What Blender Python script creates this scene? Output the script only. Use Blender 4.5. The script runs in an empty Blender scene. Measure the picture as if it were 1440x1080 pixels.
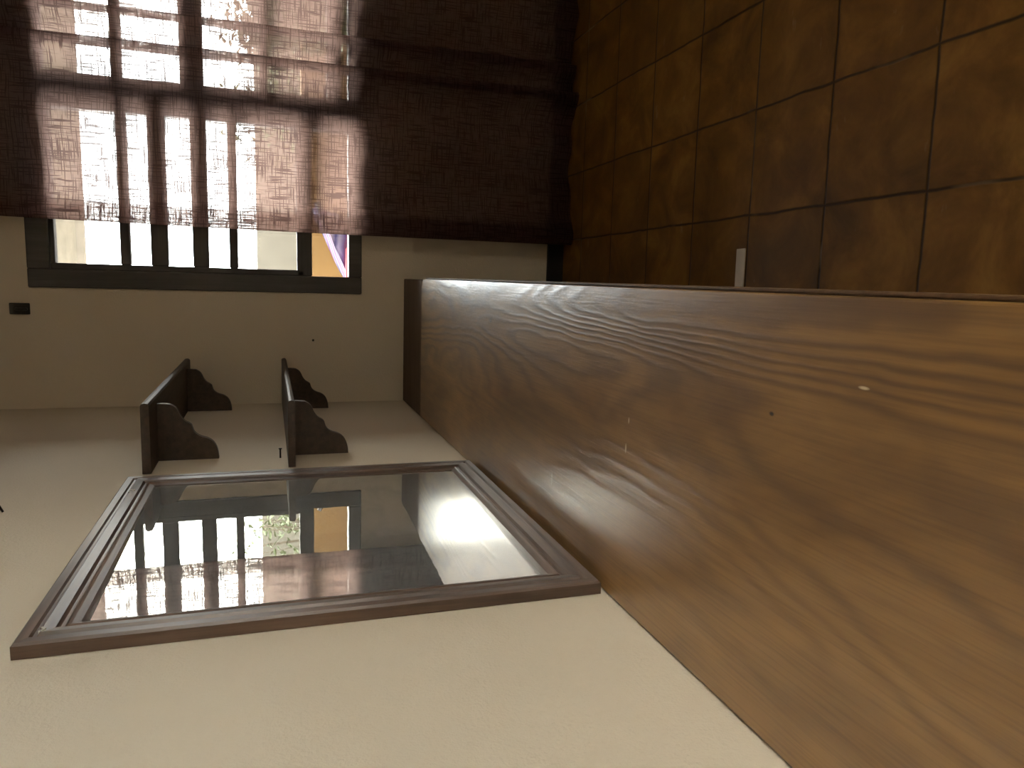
import bpy, bmesh, math, random
from mathutils import Vector, Matrix, Euler
random.seed(7)
S = bpy.context.scene
COL = S.collection

# ---------------------------------------------------------------- camera
# the photograph was taken with the phone on its side: world "up" points to the left of the frame
F_PX, YAW, PITCH, ROLL = 1039.43, 0.1467, -0.3157, 0.0165
CX, CZ = 0.5579, 1.33
D, ZT, W = 3.3195, 0.758, 0.552          # far wall, counter top height, counter depth
Rm = Matrix.Rotation(YAW, 3, 'Z') @ Matrix.Rotation(PITCH, 3, 'X') @ Matrix.Rotation(ROLL, 3, 'Y')
right, down, fwd = Rm @ Vector((1, 0, 0)), Rm @ Vector((0, 0, -1)), Rm @ Vector((0, 1, 0))
cam = bpy.data.cameras.new('camera')
cam.sensor_fit = 'HORIZONTAL'; cam.sensor_width = 36.0; cam.lens = F_PX / 1440 * 36
cam.clip_start = 0.02; cam.clip_end = 200
co = bpy.data.objects.new('camera', cam); COL.objects.link(co)
M3 = Matrix((down, right, -fwd)).transposed()
co.matrix_world = Matrix.Translation((CX, 0, CZ)) @ M3.to_4x4()
S.camera = co

# ---------------------------------------------------------------- view + world
S.view_settings.view_transform = 'Standard'; S.view_settings.look = 'None'
S.view_settings.exposure = 0.48; S.view_settings.gamma = 1.0
S.view_settings.use_curve_mapping = False
SKY = 18.0
w = bpy.data.worlds.new('sky'); S.world = w; w.use_nodes = True
nt = w.node_tree; nt.nodes.clear()
out = nt.nodes.new('ShaderNodeOutputWorld'); bg = nt.nodes.new('ShaderNodeBackground')
tc = nt.nodes.new('ShaderNodeTexCoord'); nz = nt.nodes.new('ShaderNodeTexNoise'); rp = nt.nodes.new('ShaderNodeValToRGB')
nz.inputs['Scale'].default_value = 2.2; nz.inputs['Detail'].default_value = 4
rp.color_ramp.elements[0].position = .42; rp.color_ramp.elements[0].color = (.82, .89, .93, 1)
rp.color_ramp.elements[1].position = .60; rp.color_ramp.elements[1].color = (1, .93, .81, 1)
nt.links.new(tc.outputs['Generated'], nz.inputs['Vector']); nt.links.new(nz.outputs['Fac'], rp.inputs['Fac'])
nt.links.new(rp.outputs['Color'], bg.inputs['Color']); bg.inputs['Strength'].default_value = SKY
nt.links.new(bg.outputs[0], out.inputs['Surface'])

def area(name, loc, rot, sx, sy, power, color, portal=False):
    l = bpy.data.lights.new(name, 'AREA'); l.shape = 'RECTANGLE'; l.size = sx; l.size_y = sy
    l.energy = power; l.color = color
    if portal: l.cycles.is_portal = True
    o = bpy.data.objects.new(name, l); COL.objects.link(o); o.location = loc; o.rotation_euler = rot
    return o
# sky portal in the far window, and a fill lamp added on the right, behind the camera
area('window_portal', (1.224, D + .10, 1.58), (-math.pi / 2, 0, 0), 1.5, 1.3, 1, (1, 1, 1), True)
area('side_fill_light', (3.17, -1.0, 1.55), (0, math.pi / 2, 0), 1.15, 1.3, 9, (1, .86, .68))

# ---------------------------------------------------------------- helpers
def link(o, parent=None):
    COL.objects.link(o)
    if parent: o.parent = parent
    return o
def obj(name, bm, mat, parent=None, smooth=False, recalc=True):
    if recalc: bmesh.ops.recalc_face_normals(bm, faces=bm.faces)
    me = bpy.data.meshes.new(name); bm.to_mesh(me); bm.free()
    if mat: me.materials.append(mat)
    if smooth:
        for p in me.polygons: p.use_smooth = True
    return link(bpy.data.objects.new(name, me), parent)
def tag(o, label=None, cat=None, group=None, kind=None):
    if label: o['label'] = label
    if cat: o['category'] = cat
    if group: o['group'] = group
    if kind: o['kind'] = kind
    return o
def empty(name, loc, label=None, cat=None, group=None, kind=None):
    o = bpy.data.objects.new(name, None); COL.objects.link(o); o.location = loc; o.empty_display_size = .05
    return tag(o, label, cat, group, kind)
def box(bm, a, b, bev=0, seg=2):
    r = bmesh.ops.create_cube(bm, size=1)
    a, b = Vector(a), Vector(b); c = (a + b) / 2; s = b - a
    for v in r['verts']: v.co = Vector((v.co.x * s.x, v.co.y * s.y, v.co.z * s.z)) + c
    if bev:
        es = set(e for v in r['verts'] for e in v.link_edges)
        bmesh.ops.bevel(bm, geom=list(es), offset=bev, segments=seg, profile=.5, affect='EDGES')
    return bm
def bx(a, b, bev=0, seg=2): return box(bmesh.new(), a, b, bev, seg)
def prism(bm, pts, y0, y1):                       # pts (x,z) extruded along y
    A = [bm.verts.new((x, y0, z)) for x, z in pts]; B = [bm.verts.new((x, y1, z)) for x, z in pts]
    n = len(pts); bm.faces.new(A); bm.faces.new(B[::-1])
    for i in range(n): bm.faces.new((A[i], B[i], B[(i + 1) % n], A[(i + 1) % n]))
    return bm
def tube(bm, pts, r, n=10):
    pts = [Vector(p) for p in pts]; rings = []
    for i, p in enumerate(pts):
        t = (pts[min(i + 1, len(pts) - 1)] - pts[max(i - 1, 0)]).normalized()
        u = t.orthogonal().normalized(); v = t.cross(u)
        rr = r[i] if isinstance(r, (list, tuple)) else r
        rings.append([bm.verts.new(p + rr * (math.cos(2 * math.pi * k / n) * u + math.sin(2 * math.pi * k / n) * v)) for k in range(n)])
    for a, b in zip(rings, rings[1:]):
        best = min(range(n), key=lambda s: sum((a[k].co - b[(k + s) % n].co).length for k in range(n)))
        for k in range(n): bm.faces.new((a[k], a[(k + 1) % n], b[(k + 1 + best) % n], b[(k + best) % n]))
    bm.faces.new(rings[0][::-1]); bm.faces.new(rings[-1])
    return bm
def catmull(P, n=8):
    P = [Vector(p) for p in P]; P = [2 * P[0] - P[1]] + P + [2 * P[-1] - P[-2]]; o = []
    for i in range(1, len(P) - 2):
        for k in range(n):
            t = k / n; a, b, c, d = P[i - 1:i + 3]
            o.append(.5 * ((2 * b) + (c - a) * t + (2 * a - 5 * b + 4 * c - d) * t * t + (3 * b - a - 3 * c + d) * t ** 3))
    o.append(P[-2]); return o

# ---------------------------------------------------------------- materials
class N:
    def __init__(s, name):
        s.m = bpy.data.materials.new(name); s.m.use_nodes = True; s.t = s.m.node_tree
        s.b = s.t.nodes['Principled BSDF']; s.o = s.t.nodes['Material Output']
        s.tc = s.t.nodes.new('ShaderNodeTexCoord')
    def n(s, kind, **kw):
        x = s.t.nodes.new('ShaderNode' + kind)
        for k, v in kw.items():
            if k in x.inputs: s.set(x.inputs[k], v)
            else: setattr(x, k, v)
        return x
    def set(s, i, v):
        if hasattr(v, 'links') or isinstance(v, bpy.types.NodeSocket): s.t.links.new(v, i)
        else: i.default_value = v
    def map(s, scale=(1, 1, 1), rot=(0, 0, 0), loc=(0, 0, 0)):
        m = s.n('Mapping'); s.set(m.inputs['Vector'], s.tc.outputs['Object'])
        m.inputs['Scale'].default_value = scale; m.inputs['Rotation'].default_value = rot; m.inputs['Location'].default_value = loc
        return m.outputs[0]
    def noise(s, vec, scale=5, detail=4, rough=.5, dist=0):
        x = s.n('TexNoise'); s.set(x.inputs['Vector'], vec)
        x.inputs['Scale'].default_value = scale; x.inputs['Detail'].default_value = detail
        x.inputs['Roughness'].default_value = rough; x.inputs['Distortion'].default_value = dist
        return x.outputs['Fac']
    def math(s, op, a, b=0., c=0., clamp=False):
        x = s.n('Math', operation=op); x.use_clamp = clamp
        for i, v in enumerate((a, b, c)): s.set(x.inputs[i], v)
        return x.outputs[0]
    def ramp(s, fac, stops):
        x = s.n('ValToRGB'); s.set(x.inputs['Fac'], fac); r = x.color_ramp
        while len(r.elements) < len(stops): r.elements.new(.5)
        for e, (p, c) in zip(r.elements, stops):
            e.position = p; e.color = c if len(c) == 4 else (*c, 1)
        return x.outputs['Color']
    def mix(s, fac, a, b, blend='MIX'):
        x = s.n('Mix', data_type='RGBA', blend_type=blend)
        s.set(x.inputs[0], fac)
        for i, v in ((6, a), (7, b)): s.set(x.inputs[i], v if not isinstance(v, tuple) or len(v) == 4 else (*v, 1))
        return x.outputs[2]
    def bump(s, h, strength=.3, dist=.01):
        x = s.n('Bump'); s.set(x.inputs['Height'], h); x.inputs['Strength'].default_value = strength; x.inputs['Distance'].default_value = dist
        s.set(s.b.inputs['Normal'], x.outputs[0]); return x.outputs[0]
    def fin(s, col=None, rough=None, spec=None, metal=None):
        if col is not None: s.set(s.b.inputs['Base Color'], col if not isinstance(col, tuple) or len(col) == 4 else (*col, 1))
        if rough is not None: s.set(s.b.inputs['Roughness'], rough)
        if spec is not None: s.set(s.b.inputs['Specular IOR Level'], spec)
        if metal is not None: s.set(s.b.inputs['Metallic'], metal)
        return s.m
def plain(name, col, rough=.6, metal=0, var=.12, scale=12):
    q = N(name); f = q.noise(q.map(), scale, 4)
    a = tuple(c * (1 - var) for c in col); b = tuple(min(1, c * (1 + var)) for c in col)
    return q.fin(q.ramp(f, [(.3, a), (.7, b)]), rough, None, metal)

def plaster(name, col):
    q = N(name); v = q.map()
    f = q.noise(v, 2.0, 3); g = q.noise(v, 160, 3, .6); h = q.noise(v, 35, 3)
    c = q.ramp(f, [(.3, tuple(x * .95 for x in col)), (.7, col)])
    q.bump(q.math('ADD', g, q.math('MULTIPLY', h, .7)), .35, .004)
    return q.fin(c, .85, .25)
M_wall = plaster('cream_plaster', (.69, .61, .485))
M_ceil = plaster('white_ceiling_plaster', (.62, .56, .47))

def plywood():
    q = N('varnished_plywood')
    sx = q.n('SeparateXYZ'); q.set(sx.inputs[0], q.tc.outputs['Object'])
    lo = q.math('ADD', q.noise(q.map((3.4, .50, 1), (0, 0, .05)), 1.0, 1.2, .45, .4), q.math('MULTIPLY', q.noise(q.map((7, 4.5, 1)), 1.0, 2, .5, .3), .10))       # broad rotary-cut figure
    fine = q.noise(q.map((14, 3.5, 1)), 1.0, 3, .5)
    fld = q.math('ADD', lo, q.math('MULTIPLY', fine, .05))
    rings = q.math('SINE', q.math('MULTIPLY', fld, 105.0))
    rings = q.math('MULTIPLY_ADD', rings, .5, .5)
    rings = q.math('POWER', rings, 1.7)
    blot = q.noise(q.map((5, 1.6, 1), (0, 0, .35)), 1.0, 4, .6, .8)          # stain blotches
    fib = q.noise(q.map((240, 7, 1), (0, 0, .06)), 1.0, 3, .6)               # fibres
    base = q.ramp(blot, [(.28, (.155, .072, .015)), (.5, (.255, .130, .032)), (.72, (.36, .195, .055))])
    # the ring contrast is strongest in the loose-grained sheet area by the open edge
    amt = q.math('MULTIPLY', q.noise(q.map((2.5, .9, 1), (0, 0, 0), (3.1, 0, 0)), 1, 2), q.math('MULTIPLY_ADD', q.math('SMOOTH_MIN', q.math('MAXIMUM', q.math('SUBTRACT', q.math('ADD', sx.outputs[0], q.math('MULTIPLY', blot, .25)), .34), 0.), .2, .1), 4.2, .42))
    c = q.mix(q.math('MULTIPLY', rings, amt, clamp=True), base, (.085, .038, .012))
    c = q.mix(q.math('MULTIPLY', q.math('SUBTRACT', fib, .45), 1.1, clamp=True), c, (.07, .03, .009))
    def spot(x, y, rx, ry, col, c):
        dx = q.math('DIVIDE', q.math('SUBTRACT', sx.outputs[0], x), rx); dy = q.math('DIVIDE', q.math('SUBTRACT', sx.outputs[1], y), ry)
        r = q.math('ADD', q.math('MULTIPLY', dx, dx), q.math('MULTIPLY', dy, dy))
        return q.mix(q.math('SUBTRACT', 1.15, r, clamp=True), c, col)
    c = spot(.449, 1.934, .008, .012, (.03, .014, .006), c)                  # knot
    c = spot(.449, 1.934, .004, .006, (.18, .10, .04), c)
    for x, y, rx, ry in ((.139, 1.441, .016, .003), (.281, 1.106, .009, .003), (.46, .594, .002, .008), (.33, 1.10, .006, .002)):
        c = spot(x, y, rx, ry, (.62, .50, .33), c)                           # pale scratches
    for x, y in ((.408, .734), (.52, 1.72), (.10, .42)):
        c = spot(x, y, .003, .005, (.03, .014, .006), c)
    rr = q.math('MULTIPLY_ADD', q.noise(q.map((9, 3, 1)), 1, 3), .14, .44)
    bn = q.bump(q.math('ADD', q.math('MULTIPLY', rings, .45), q.math('ADD', q.math('MULTIPLY', fib, .5), q.math('MULTIPLY', blot, 2.5))), .17, .003)
    q.set(q.b.inputs['Coat Normal'], bn); q.b.inputs['Coat Weight'].default_value = 1.0; q.b.inputs['Coat Roughness'].default_value = .27; q.b.inputs['Coat IOR'].default_value = 1.6
    return q.fin(c, rr, .6)
M_top = plywood()

def wood(name, dark, light, rough=.5, axis=2, spec=.4):
    q = N(name); sc = [55, 55, 55]; sc[axis] = 3
    f = q.noise(q.map(tuple(sc)), 1, 4, .6, .3); g = q.noise(q.map(), 6, 3)
    c = q.ramp(q.math('ADD', q.math('MULTIPLY', f, .75), q.math('MULTIPLY', g, .25)), [(.32, dark), (.68, light)])
    q.bump(f, .15, .002)
    return q.fin(c, rough, spec)
M_end = wood('matt_dark_strip', (.12, .08, .055), (.17, .115, .08), .8, 0, .15)
M_carc = wood('stained_carcass', (.08, .04, .016), (.15, .08, .03), .6)
M_shelf = wood('dark_stained_wood', (.045, .032, .025), (.095, .064, .046), .5, 1)
M_frameY = wood('walnut_frame_y', (.055, .036, .026), (.16, .10, .068), .36, 1)
M_frameZ = wood('walnut_frame_z', (.055, .036, .026), (.16, .10, .068), .36, 2)
M_win = wood('dark_window_wood', (.06, .054, .05), (.10, .09, .083), .55, 2)
M_winx = wood('dark_window_wood_x', (.06, .054, .05), (.10, .09, .083), .55, 0)
M_base = plain('black_baseboard', (.018, .017, .018), .45)
M_iron = plain('dark_iron', (.05, .048, .045), .5, .7)

def tiles():
    q = N('terracotta_tiles')
    v = q.map((1, 1, 1), (0, 0, -.012), (0, 0, 0))
    sx = q.n('SeparateXYZ'); q.set(sx.inputs[0], v)
    T = .307
    wob = q.math('MULTIPLY', q.math('SUBTRACT', q.noise(q.map(), 7, 2), .5), .012)
    gx = q.math('DIVIDE', q.math('ADD', q.math('SUBTRACT', sx.outputs[0], .772 + .012 * 1.2), wob), .296)
    gy = q.math('DIVIDE', q.math('ADD', q.math('SUBTRACT', sx.outputs[1], 1.258 - .007), wob), T)
    def edge(g): return q.math('ABSOLUTE', q.math('SUBTRACT', q.math('FRACT', g), .5))
    e = q.math('MAXIMUM', edge(gx), edge(gy))
    grout = q.math('MULTIPLY', q.math('SUBTRACT', e, .483), 80, clamp=True)
    cell = q.n('CombineXYZ'); q.set(cell.inputs[0], q.math('FLOOR', gx)); q.set(cell.inputs[1], q.math('FLOOR', gy))
    wn = q.n('TexWhiteNoise'); q.set(wn.inputs['Vector'], cell.outputs[0])
    big = q.noise(q.map(), 5.5, 5, .6, .5); fine = q.noise(q.map(), 60, 3)
    c = q.ramp(big, [(.30, (.105, .046, .0075)), (.5, (.225, .105, .018)), (.70, (.36, .185, .038))])
    c = q.mix(q.math('MULTIPLY', wn.outputs['Value'], .45), c, (.11, .050, .009))
    c = q.mix(q.math('MULTIPLY', fine, .25), c, (.09, .042, .010))
    st = q.math('MULTIPLY', q.math('SUBTRACT', q.noise(q.map((1, 2.4, 1)), 9, 4, .6), .66), 9, clamp=True)  # scattered pale smears
    c = q.mix(q.math('MULTIPLY', st, .28), c, (.42, .33, .22))
    gc = q.ramp(q.noise(q.map(), 4, 2), [(.60, (.050, .025, .009)), (.74, (.30, .21, .11))])
    c = q.mix(grout, c, gc)
    q.bump(q.math('SUBTRACT', q.math('MULTIPLY', big, .3), grout), .5, .003)
    return q.fin(c, q.math('MULTIPLY_ADD', big, .2, .45), .22)
M_tile = tiles()

def mirror_glass():
    q = N('old_mirror_glass')
    t = q.t; t.nodes.remove(q.b)
    g = q.n('BsdfGlossy'); g.inputs['Roughness'].default_value = .012; g.inputs['Color'].default_value = (.86, .88, .86, 1)
    d = q.n('BsdfDiffuse'); d.inputs['Color'].default_value = (.62, .66, .68, 1)
    b = q.n('Bump'); q.set(b.inputs['Height'], q.noise(q.map((1, 1.5, 4)), 9, 3)); b.inputs['Strength'].default_value = .02; b.inputs['Distance'].default_value = .002
    q.set(g.inputs['Normal'], b.outputs[0])
    sm = q.noise(q.map((1, 3, 8), (0, 0, 0)), 2.2, 4, .6, .6)
    dust_haze = q.math('MULTIPLY_ADD', q.math('SUBTRACT', sm, .45, 0, True), .45, .15)  # smudgy dirt film; its milky base also paints in a bluish lens haze
    sp = q.math('MULTIPLY', q.math('SUBTRACT', q.noise(q.map((1, 1, .35)), 95, 2), .74), 8, clamp=True)
    dust_haze = q.math('ADD', dust_haze, q.math('MULTIPLY', sp, .3), clamp=True)
    m = q.n('MixShader'); q.set(m.inputs[0], dust_haze); q.set(m.inputs[1], g.outputs[0]); q.set(m.inputs[2], d.outputs[0])
    q.set(q.o.inputs['Surface'], m.outputs[0]); return q.m
M_mirror = mirror_glass()

def pane_glass():
    q = N('window_glass'); q.t.nodes.remove(q.b)
    tr = q.n('BsdfTransparent'); tr.inputs[0].default_value = (.96, .97, .96, 1)
    gl = q.n('BsdfGlossy'); gl.inputs['Roughness'].default_value = .02
    fr = q.n('Fresnel'); fr.inputs[0].default_value = 1.45
    m = q.n('MixShader'); q.set(m.inputs[0], fr.outputs[0]); q.set(m.inputs[1], tr.outputs[0]); q.set(m.inputs[2], gl.outputs[0])
    q.set(q.o.inputs['Surface'], m.outputs[0]); return q.m
M_glass = pane_glass()

def curtain_cloth():
    q = N('sheer_woven_curtain'); q.t.nodes.remove(q.b)
    uv = q.n('UVMap').outputs[0]
    def mp(sc, rot=0):
        m = q.n('Mapping'); q.set(m.inputs['Vector'], uv); m.inputs['Scale'].default_value = (*sc, 1); m.inputs['Rotation'].default_value = (0, 0, rot); return m.outputs[0]
    hx = q.noise(mp((10, 200)), 1, 2, .5); vx = q.noise(mp((200, 9)), 1, 2, .5)
    lh = q.math('MULTIPLY', q.math('SUBTRACT', hx, .545), 40, clamp=True)
    lv = q.math('MULTIPLY', q.math('SUBTRACT', vx, .545), 40, clamp=True)
    slub = q.math('MAXIMUM', lh, lv)
    op = q.math('MULTIPLY_ADD', slub, .285, .695)                    # opacity: sheer ground, denser slub threads
    col = q.mix(slub, (.045, .025, .025), (.045, .025, .025))
    d = q.n('BsdfDiffuse'); q.set(d.inputs[0], col)
    tl = q.n('BsdfTranslucent'); q.set(tl.inputs[0], q.mix(slub, (.42, .275, .235), (.17, .108, .094)))
    fab = q.n('MixShader'); fab.inputs[0].default_value = .6; q.set(fab.inputs[1], d.outputs[0]); q.set(fab.inputs[2], tl.outputs[0])
    tr = q.n('BsdfTransparent'); tr.inputs[0].default_value = (1, .97, .95, 1)
    m = q.n('MixShader'); q.set(m.inputs[0], op); q.set(m.inputs[1], tr.outputs[0]); q.set(m.inputs[2], fab.outputs[0])
    q.set(q.o.inputs['Surface'], m.outputs[0]); return q.m
M_curtain = curtain_cloth()

# ---------------------------------------------------------------- room shell
X1, Y0, ZC, TH = 3.2, -2.6, 2.62, .24
WX0, WX1, WZ0, WZ1 = .478, 1.97, .944, 2.213       # window casing, outside
def struct(name, bm, mat, parent=None): return tag(obj(name, bm, mat, parent), kind='structure')
struct('floor', bx((-TH, Y0 - TH, -.12), (X1 + TH, D + TH, 0)), M_tile)
struct('ceiling', bx((-TH, Y0 - TH, ZC), (X1 + TH, D + TH, ZC + .15)), M_ceil)
struct('wall_left', bx((-TH, Y0 - TH, 0), (0, D + TH, ZC)), M_wall)
def wall_hole(axis, p0, p1, a0, a1, h0, h1, z0, z1):
    bm = bmesh.new()
    def b(a, c, z, zz):
        if axis == 'y': box(bm, (a, p0, z), (c, p1, zz))
        else: box(bm, (p0, a, z), (p1, c, zz))
    b(a0, h0, 0, ZC); b(h1, a1, 0, ZC); b(h0, h1, 0, z0); b(h0, h1, z1, ZC)
    return bm
struct('wall_far', wall_hole('y', D, D + TH, 0, X1 + TH, WX0 + .03, WX1 - .03, WZ0 + .03, WZ1 - .03), M_wall)
struct('wall_right', wall_hole('x', X1, X1 + TH, Y0 - TH, D, -1.6, -.4, .9, 2.2), M_wall)
struct('wall_near', bx((0, Y0 - TH, 0), (X1, Y0, ZC)), M_wall)
struct('baseboard_far', bx((.0, D - .014, 0), (X1, D, .08), .003), M_base)
struct('baseboard_right', bx((X1 - .014, Y0, 0), (X1, D - .014, .08), .003), M_base)
struct('baseboard_left', bx((0, Y0, 0), (.014, D - .014, .08), .003), M_base)

# window_1: heavy dark wooden casing, two lights with glazing bars, low panes under them
win = empty('window_1', (1.224, D, WZ0), kind='structure')
def L(v): return Vector(v) - win.location
def wpart(name, a, b, mat=M_winx, bev=.004):
    return obj(name, bx(L(a), L(b), bev), mat, win)
YF0, YF1 = D - .012, D + .060
YS0, YS1 = D + .000, D + .045
# casing
bm = bmesh.new()
box(bm, L((WX0, YF0, WZ0)), L((.55, YF1, WZ1)), .004); box(bm, L((WX1 - .072, YF0, WZ0)), L((WX1, YF1, WZ1)), .004)
box(bm, L((.55, YF0, WZ0)), L((WX1 - .072, YF1, .999)), .004); box(bm, L((.55, YF0, 2.135)), L((WX1 - .072, YF1, WZ1)), .004)
obj('casing', bm, M_win, win)
CXm = 1.224
wpart('mullion', (1.160, YF0, .999), (1.288, YF1, 2.135), M_win)
wpart('stile', (.55, YS0, 1.183), (.574, YS1, 2.135), M_win)
wpart('stile', (1.876, YS0, .999), (WX1 - .072, YS1, 2.135), M_win)
wpart('head_rail', (.574, YS0, 2.118), (1.160, YS1, 2.135)); wpart('head_rail', (1.288, YS0, 2.130), (1.876, YS1, 2.135), bev=.001)
for z0, z1 in ((1.854, 1.890), (1.716, 1.779), (1.563, 1.623), (1.450, 1.483)):
    wpart('glazing_bar', (.574, YS0 + .004, z0), (1.160, YS1 - .004, z1))
wpart('glazing_bar', (.55, YS0, 1.152), (1.160, YS1, 1.214))
for z0, z1 in ((1.860, 1.897), (1.567, 1.653), (1.322, 1.353), (1.027, 1.086)):
    wpart('glazing_bar', (1.288, YS0 + .004, z0), (1.876, YS1 - .004, z1))
def pane(x0, x1, z0, z1): obj('glass_pane', bx(L((x0, D + .021, z0)), L((x1, D + .024, z1))), M_glass, win)
zs = [2.118, 1.890, 1.854, 1.779, 1.716, 1.623, 1.563, 1.483, 1.450, 1.214]
for i in range(0, 10, 2): pane(.575, 1.159, zs[i + 1], zs[i])
pane(.551, 1.159, 1.000, 1.152)
zs = [2.130, 1.897, 1.860, 1.653, 1.567, 1.353, 1.322, 1.086, 1.027, .999]
for i in range(0, 10, 2): pane(1.289, 1.875, zs[i + 1], zs[i])
bm = bx(L((WX0 + .03, YF1, WZ0 - .0)), L((WX1 - .03, D + TH + .04, WZ0 + .028)), .004)
obj('outer_sill', bm, plain('sill_stone', (.30, .25, .19), .8), win)

# added_window behind the camera, unseen, put in the right wall for the fill lamp
w2 = empty('added_window', (X1, -1.0, .9), kind='structure')
bm = bmesh.new()
def L2(v): return Vector(v) - w2.location
for a, b in (((3.19, -1.62, .88), (3.26, -1.55, 2.22)), ((3.19, -.45, .88), (3.26, -.38, 2.22)), ((3.19, -1.55, .88), (3.26, -.45, .95)),
             ((3.19, -1.55, 2.15), (3.26, -.45, 2.22))): box(bm, L2(a), L2(b), .004)
obj('casing', bm, M_win, w2)
obj('glass_pane', bx(L2((3.225, -1.55, .95)), L2((3.229, -.45, 2.15))), M_glass, w2)

# ---------------------------------------------------------------- curtain and its rod
def make_curtain():
    prof = [(.815, .022), (.775, .018), (.742, .002), (.752, -.016), (.790, -.022), (.830, -.006), (.90, .012), (1.00, .004), (1.09, -.012),
            (1.17, -.004), (1.24, .014), (1.31, .004), (1.368, -.026), (1.398, -.020), (1.392, .010), (1.372, .026), (1.402, .034), (1.44, .016),
            (1.475, -.022), (1.512, -.026), (1.508, .006), (1.496, .024), (1.53, .030), (1.60, .010), (1.68, -.014), (1.76, .0), (1.83, .018), (1.88, -.02), (1.905, -.012),
            (1.895, .018), (1.93, .022), (1.99, -.004), (2.05, -.012), (2.11, .01)]
    path = catmull([(x, y, 0) for x, y in prof], 8)
    s = [0.]
    for a, b in zip(path, path[1:]): s.append(s[-1] + (b - a).length)
    NZ = 90; zt, zb = 2.428, .012
    bm = bmesh.new(); uvl = bm.loops.layers.uv.new('UVMap'); grid = []
    for j in range(NZ + 1):
        t = j / NZ; z = zt + (zb - zt) * t; row = []
        for i, p in enumerate(path):
            amp = .75 + .55 * t
            sh = -.022 * (t - .15) * max(0, 1 - (p.x - .74) / .5)            # free edge drifts outwards towards the hem
            x = p.x + sh + .006 * math.sin(3.1 * t + p.x * 5)
            y = D - .085 + p.y * amp + .008 * math.sin(4 * t + 9 * p.x) - .012 * t
            zz = z + (.012 * math.sin(p.x * 13) + .006 * math.sin(p.x * 31)) * t ** 6
            row.append(bm.verts.new((x - 1.4, y - D + .1, max(zz, .004))))
        grid.append(row)
    for j in range(NZ):
        for i in range(len(path) - 1):
            f = bm.faces.new((grid[j][i], grid[j][i + 1], grid[j + 1][i + 1], grid[j + 1][i])); f.smooth = True
            for lp, (ii, jj) in zip(f.loops, ((i, j), (i + 1, j), (i + 1, j + 1), (i, j + 1))):
                lp[uvl].uv = (s[ii], zt + (zb - zt) * jj / NZ)
    o = obj('curtain', bm, M_curtain, None, True, False); o.location = (1.4, D - .1, 0)
    tag(o, 'sheer reddish brown woven curtain hanging to the floor over the window', 'curtain')
make_curtain()
rod = empty('curtain_rod', (1.4, D, 2.44), 'dark curtain rod above the window', 'curtain rod')
obj('pole', tube(bmesh.new(), [(-.95, -.095, 0), (.85, -.095, 0)], .0115, 14), M_shelf, rod, True)
for x in (-.93, .83):
    obj('bracket', bx((x - .012, -.108, .0115), (x + .012, 0, .028), .002), M_iron, rod)

# ---------------------------------------------------------------- long counter
ct = empty('wooden_counter', (.276, 1.5, 0), 'long varnished plywood counter running along the left wall to the window wall', 'counter')
def LC(v): return Vector(v) - ct.location
YE = 2.905
bm = bmesh.new()
pl = []
def rc(cx, cy, r, a0, a1): return [(cx + r * math.cos(a0 + (a1 - a0) * k / 8), cy + r * math.sin(a0 + (a1 - a0) * k / 8)) for k in range(9)]
pl = [(.0015, -.45), (W, -.45)] + rc(W - .030, YE - .030, .030, 0, math.pi / 2) + [(.0015, YE)]
A = [bm.verts.new((x, y, ZT - .036)) for x, y in pl]; B = [bm.verts.new((x, y, ZT)) for x, y in pl]
bm.faces.new(A[::-1]); bm.faces.new(B)
for i in range(len(pl)): bm.faces.new((A[i], A[(i + 1) % len(pl)], B[(i + 1) % len(pl)], B[i]))
tope = [e for e in bm.edges if all(v.co.z > ZT - .001 for v in e.verts)]
bmesh.ops.bevel(bm, geom=tope, offset=.005, segments=3, profile=.5, affect='EDGES')
top = obj('countertop', bm, M_top, ct); top.data.transform(Matrix.Translation(-ct.location))
# the plywood material reads the part's own coordinates: keep them in room space
top.data.transform(Matrix.Translation(ct.location)); top.location = -ct.location
o = tag(obj('end_strip', bx(LC((.0015, YE + .0005, ZT - .036)), LC((W - .002, D - .0015, ZT - .001)), .004), M_end, ct), 'dark matt strip at the far end')  # separate darker, matt piece filling the counter's far end
obj('edge_strip', bx(LC((W + .0003, -.45, ZT - .034)), LC((W + .006, YE - .04, ZT - .008)), .002), M_carc, ct)
for y in (-.40, 1.35, 3.18):
    obj('side_panel', bx(LC((.02, y, 0)), LC((W - .03, y + .03, ZT - .036)), .002), M_carc, ct)
for ya, yb in ((-.37, 1.35), (1.38, 3.18)):
    obj('apron', bx(LC((W - .055, ya, ZT - .12)), LC((W - .035, yb, ZT - .036)), .002), M_carc, ct)

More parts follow.
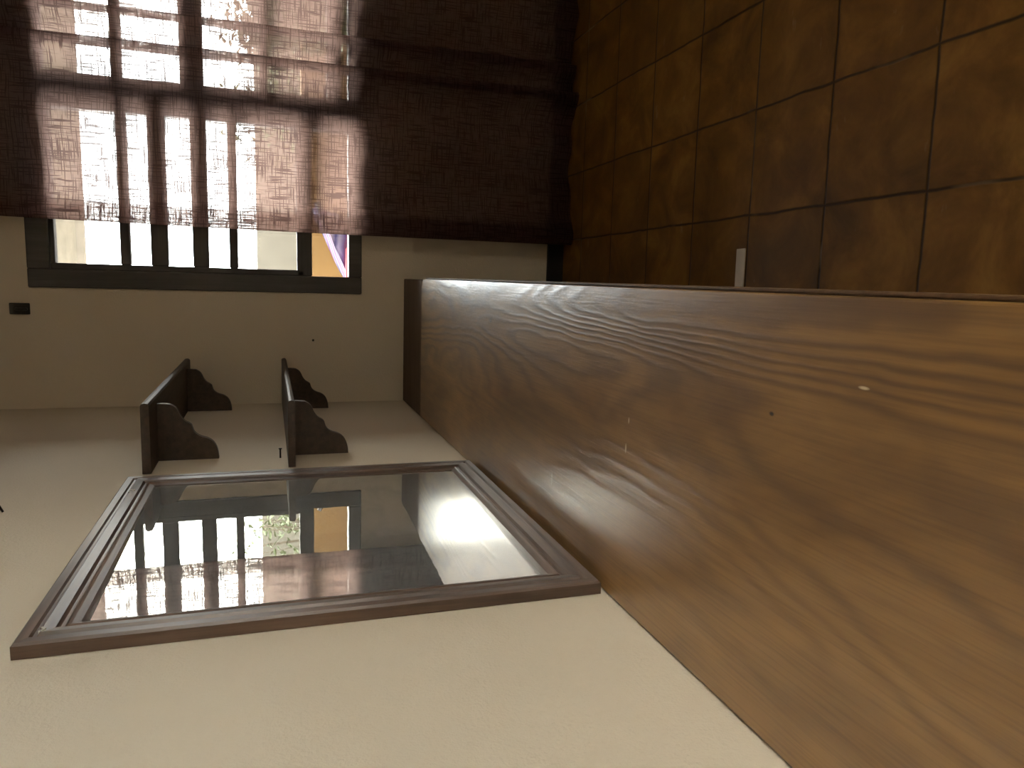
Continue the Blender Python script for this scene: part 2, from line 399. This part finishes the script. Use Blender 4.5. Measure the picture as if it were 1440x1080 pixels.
# ---------------------------------------------------------------- mirror
def make_mirror():
    y0, y1, z0, z1 = 1.155, 2.080, .768, 1.688
    r = empty('wall_mirror', (0, (y0 + y1) / 2, z0), 'large mirror in a moulded dark wooden frame on the left wall', 'mirror')
    O = r.location
    prof = [(0, .001), (0, .021), (.004, .025), (.018, .025), (.021, .021), (.026, .021), (.030, .026), (.046, .0235), (.050, .018), (.055, .018), (.059, .021),
            (.063, .019), (.074, .016), (.074, .001)]
    cs = [(y0, z0), (y1, z0), (y1, z1), (y0, z1)]; dirs = [(1, 1), (-1, 1), (-1, -1), (1, -1)]
    for k, nm in enumerate(('frame_rail', 'frame_stile', 'frame_rail', 'frame_stile')):
        bm = bmesh.new(); rows = []
        for c in (k, (k + 1) % 4):
            rows.append([bm.verts.new(Vector((h, cs[c][0] + dirs[c][0] * u, cs[c][1] + dirs[c][1] * u)) - O) for u, h in prof])
        n = len(prof)
        for i in range(n): bm.faces.new((rows[0][i], rows[0][(i + 1) % n], rows[1][(i + 1) % n], rows[1][i]))
        bm.faces.new(rows[0]); bm.faces.new(rows[1][::-1])
        obj(nm, bm, M_frameY if k % 2 == 0 else M_frameZ, r)
    obj('mirror_glass', bx(Vector((.004, y0 + .071, z0 + .071)) - O, Vector((.0085, y1 - .071, z1 - .071)) - O), M_mirror, r).data.transform(Matrix(((1, .014, 0, 0), (0, 1, 0, 0), (0, 0, 1, 0), (0, 0, 0, 1))))
    mf = plain('chipped_paint', (.75, .72, .66), .8)
    for (y, z, sd) in ((1.935, 1.655, 1), (1.19, 1.655, 2)):
        rnd = random.Random(sd); bm = bmesh.new()
        for _ in range(7):
            cy, cz = y + rnd.uniform(-.012, .012), z + rnd.uniform(-.006, .006)
            vs = [bm.verts.new(Vector((.0268, cy + rnd.uniform(.001, .004) * math.cos(a), cz + rnd.uniform(.0008, .003) * math.sin(a))) - O) for a in (0, 1.2, 2.4, 3.6, 4.9)]
            f = bm.faces.new(vs); ex = bmesh.ops.extrude_face_region(bm, geom=[f])
            for v in ex['geom']:
                if isinstance(v, bmesh.types.BMVert): v.co.x -= .003
        tag(obj('paint_fleck', bm, mf, r), 'white flecks of paint')
make_mirror()

# ---------------------------------------------------------------- shelves with scrolled brackets
BR = [(.001, 0), (.171, 0), (.171, -.012), (.169, -.034), (.160, -.048), (.148, -.056), (.134, -.062), (.120, -.072), (.112, -.084), (.106, -.091), (.097, -.094),
      (.086, -.098), (.077, -.106), (.070, -.118), (.065, -.133), (.056, -.147), (.042, -.157), (.022, -.163), (.001, -.165)]
def make_shelf(ztop, th, label):
    s = empty('wall_shelf', (0, 2.75, ztop), label, 'shelf', 'bracketed shelves on the left wall')
    bm = bmesh.new()
    pr = [(.0015, 0), (.190, 0), (.196, -.003), (.198, -th / 2), (.196, -th + .003), (.190, -th), (.0015, -th)]
    prism(bm, pr, 2.186 - 2.75, 3.314 - 2.75)
    obj('board', bm, M_shelf, s)
    for y in (2.335, 3.165):
        bm = bmesh.new(); pts = [(p.x, p.y) for p in catmull([(x, z, 0) for x, z in BR[3:]], 4)]
        prism(bm, [(x, z - th) for x, z in BR[:3] + pts], y - 2.75, y + .02 - 2.75)
        obj('bracket', bm, M_shelf, s)
make_shelf(1.668, .022, 'upper dark wooden wall shelf, above the other, beyond the mirror')
make_shelf(1.284, .020, 'lower dark wooden wall shelf, level with the middle of the mirror')

# ---------------------------------------------------------------- small things on walls and floor
h = empty('wall_hook', (.394, D, 2.247), 'small dark hook on the far wall beside the top window corner', 'hook')
obj('plate', bx((-.022, -.006, -.035), (.022, 0, .035), .003), M_iron, h)
obj('prong', tube(bmesh.new(), [(0, -.004, .01), (0, -.03, .005), (0, -.045, -.015), (0, -.04, -.03), (0, -.028, -.028)], .006, 8), M_iron, h, True)
def nail(loc, d, label):
    o = obj('nail', tube(bmesh.new(), [Vector((0, 0, 0)), Vector(d) * .9, Vector(d) * .92, Vector(d)], [.0025, .0025, .005, .005], 8), M_iron, None, True)
    o.location = loc; tag(o, label, 'nail', 'nails in the walls')
nail((.276, D - .0005, 1.152), (0, -.02, 0), 'small nail in the far wall between window and shelves')
nail((.0005, 1.905, 1.915), (.025, 0, .012), 'small nail in the left wall high above the mirror')
nail((.0005, 2.31, 1.305), (.03, 0, .0), 'small nail in the left wall just over the lower shelf')
bm = bx((-.06, -.021, 0), (.06, .021, .004), .0015)
o = obj('tile_offcut', bm, plain('white_ceramic', (.62, .55, .44), .4)); o.location = (.61, 1.898, .0005); o.rotation_euler.z = .02
tag(o, 'small pale strip lying on the floor tiles beside the counter', 'tile strip')

# ---------------------------------------------------------------- outside the window
tag(obj('ground', bx((-8, D + TH, -.12), (12, 16, -.02)), plain('terrace_concrete', (.16, .13, .10), .9)), kind='structure')
M_och = plain('ochre_plaster', (.135, .073, .020), .9, 0, .10, 3)
tag(obj('wall_terrace', bx((-5, 5.45, -.02), (8, 5.62, 1.10)), M_och), kind='structure')
M_tan = plain('tan_stucco', (.06, .053, .041), .9, 0, .12, 6)
tag(obj('wall_garden', bx((-7, 8.0, -.02), (10, 8.2, 1.44)), M_tan), kind='structure')
pr = empty('porch_roof', (1.2, D + TH, 2.55), kind='structure')
bm = bmesh.new()
vs = [(-5, 0, .10), (6, 0, .10), (6, 1.52, -.13), (-5, 1.52, -.13)]
A = [bm.verts.new(v) for v in vs]; B = [bm.verts.new((x, y, z + .1)) for x, y, z in vs]
bm.faces.new(A); bm.faces.new(B[::-1])
for i in range(4): bm.faces.new((A[i], B[i], B[(i + 1) % 4], A[(i + 1) % 4]))
obj('soffit', bm, plain('soffit_paint', (.25, .225, .18), .9), pr)
obj('fascia', bx((-5, 1.522, -.175), (6, 1.55, .0), .003), plain('fascia_wood', (.21, .18, .145), .8), pr)

# deck chair on the terrace: striped sling, dark rails, red cushion
def stripes():
    q = N('striped_sling'); sx = q.n('SeparateXYZ'); q.set(sx.inputs[0], q.tc.outputs['Object'])
    f = q.math('FRACT', q.math('MULTIPLY', q.math('ADD', q.math('ADD', sx.outputs[1], sx.outputs[2]), q.math('MULTIPLY', q.noise(q.map(), 8, 2), .05)), 9.0))
    c = q.ramp(f, [(.0, (.07, .035, .15)), (.3, (.22, .19, .28)), (.5, (.035, .03, .12)), (.75, (.25, .20, .25)), (.9, (.14, .03, .11))])
    return q.fin(c, .8)
dc = empty('deck_chair', (.45, 4.75, -.02), 'striped purple and white deck chair on the terrace outside the window', 'chair')
sp = catmull([(.52, 0, 1.05), (.36, 0, .965), (.18, 0, .885), (.05, 0, .80), (-.10, 0, .62), (-.28, 0, .46), (-.55, 0, .42), (-.80, 0, .46)], 6)
bm = bmesh.new(); g = []
for p in sp:
    g.append([bm.verts.new((p.x, -.24 + .48 * k / 10, p.z + .05 - .035 * math.sin(math.pi * k / 10))) for k in range(11)])
for a, b in zip(g, g[1:]):
    for k in range(10): bm.faces.new((a[k], a[k + 1], b[k + 1], b[k]))
bmesh.ops.solidify(bm, geom=bm.faces[:], thickness=.006)
obj('sling', bm, stripes(), dc, True)
M_rail = plain('dark_chair_rail', (.03, .026, .03), .5)
tg = bmesh.new(); g = []
for p in sp[2:20]:
    g.append([tg.verts.new((p.x + .008 * math.sin(40 * p.x + k), -.285 - .006 * math.sin(30 * p.x), p.z + .055 - .022 * k)) for k in range(6)])
for a, b in zip(g, g[1:]):
    for k in range(5): tg.faces.new((a[k], a[k + 1], b[k + 1], b[k]))
bmesh.ops.solidify(tg, geom=tg.faces[:], thickness=.005)
tag(obj('towel', tg, stripes(), dc, True), 'striped towel hanging over the side')
for y in (-.265, .265):
    obj('rail', tube(bmesh.new(), [p + Vector((0, y, .03)) for p in sp], .014, 8), M_rail, dc, True)
    obj('leg', tube(bmesh.new(), [(.10, y, .86), (-.45, y, .016)], .014, 8), M_rail, dc, True)
    obj('leg', tube(bmesh.new(), [(-.75, y, .48), (.25, y, .016)], .014, 8), M_rail, dc, True)
obj('cushion', bx((.08, -.345, .83), (.27, -.298, .925), .015, 3), plain('red_cloth', (.42, .03, .05), .8), dc).rotation_euler = (0, 0, 0)

# leafy shrubs outside
M_leaf = plain('olive_leaves', (.075, .095, .04), .6, 0, .3, 20); M_bark = plain('bark', (.08, .06, .04), .9)
def shrub(loc, seed, nb, per, rx, ry, hmin, hmax, base, label):
    sh = empty('shrub', loc, label, 'shrub', 'shrubs outside the window')
    st = bmesh.new(); lf = bmesh.new(); rnd = random.Random(seed)
    for k in range(nb):
        a = rnd.uniform(0, 6.28); rad = rnd.uniform(.15, 1); hgt = rnd.uniform(hmin, hmax)
        tip = Vector((rad * math.cos(a) * rx, rad * math.sin(a) * ry, hgt)); mid = Vector((tip.x * .5, tip.y * .5, hgt * .5))
        pts = catmull([(0.02 * math.cos(a), .02 * math.sin(a), 0), mid, tip], 6)
        tube(st, pts, [.012 * (1 - .8 * i / len(pts)) for i in range(len(pts))], 5)
        for _ in range(per):
            p = pts[rnd.randint(base, len(pts) - 1)] + Vector((rnd.gauss(0, .05), rnd.gauss(0, .05), rnd.gauss(0, .05)))
            m = Matrix.Translation(p) @ Euler((rnd.uniform(-1, 1), rnd.uniform(-1, 1), rnd.uniform(0, 6.28))).to_matrix().to_4x4()
            ln, wd = rnd.uniform(.05, .10), rnd.uniform(.012, .02)
            vv = [lf.verts.new(m @ Vector(c)) for c in ((0, 0, 0), (ln * .45, wd, .006), (ln, 0, -.008), (ln * .45, -wd, .006))]
            lf.faces.new((vv[0], vv[1], vv[2])); lf.faces.new((vv[0], vv[2], vv[3]))
    obj('foliage', lf, M_leaf, sh, False, False)
    obj('stem', st, M_bark, sh, True)
shrub((1.9, 6.6, -.02), 3, 22, 24, .8, .45, 1.2, 1.70, 5, 'airy green shrub seen against the sky over the garden wall')
shrub((2.30, 4.9, -.02), 5, 90, 90, .55, .22, 1.15, 1.52, 3, 'dense olive shrub on the terrace behind the curtained window half')
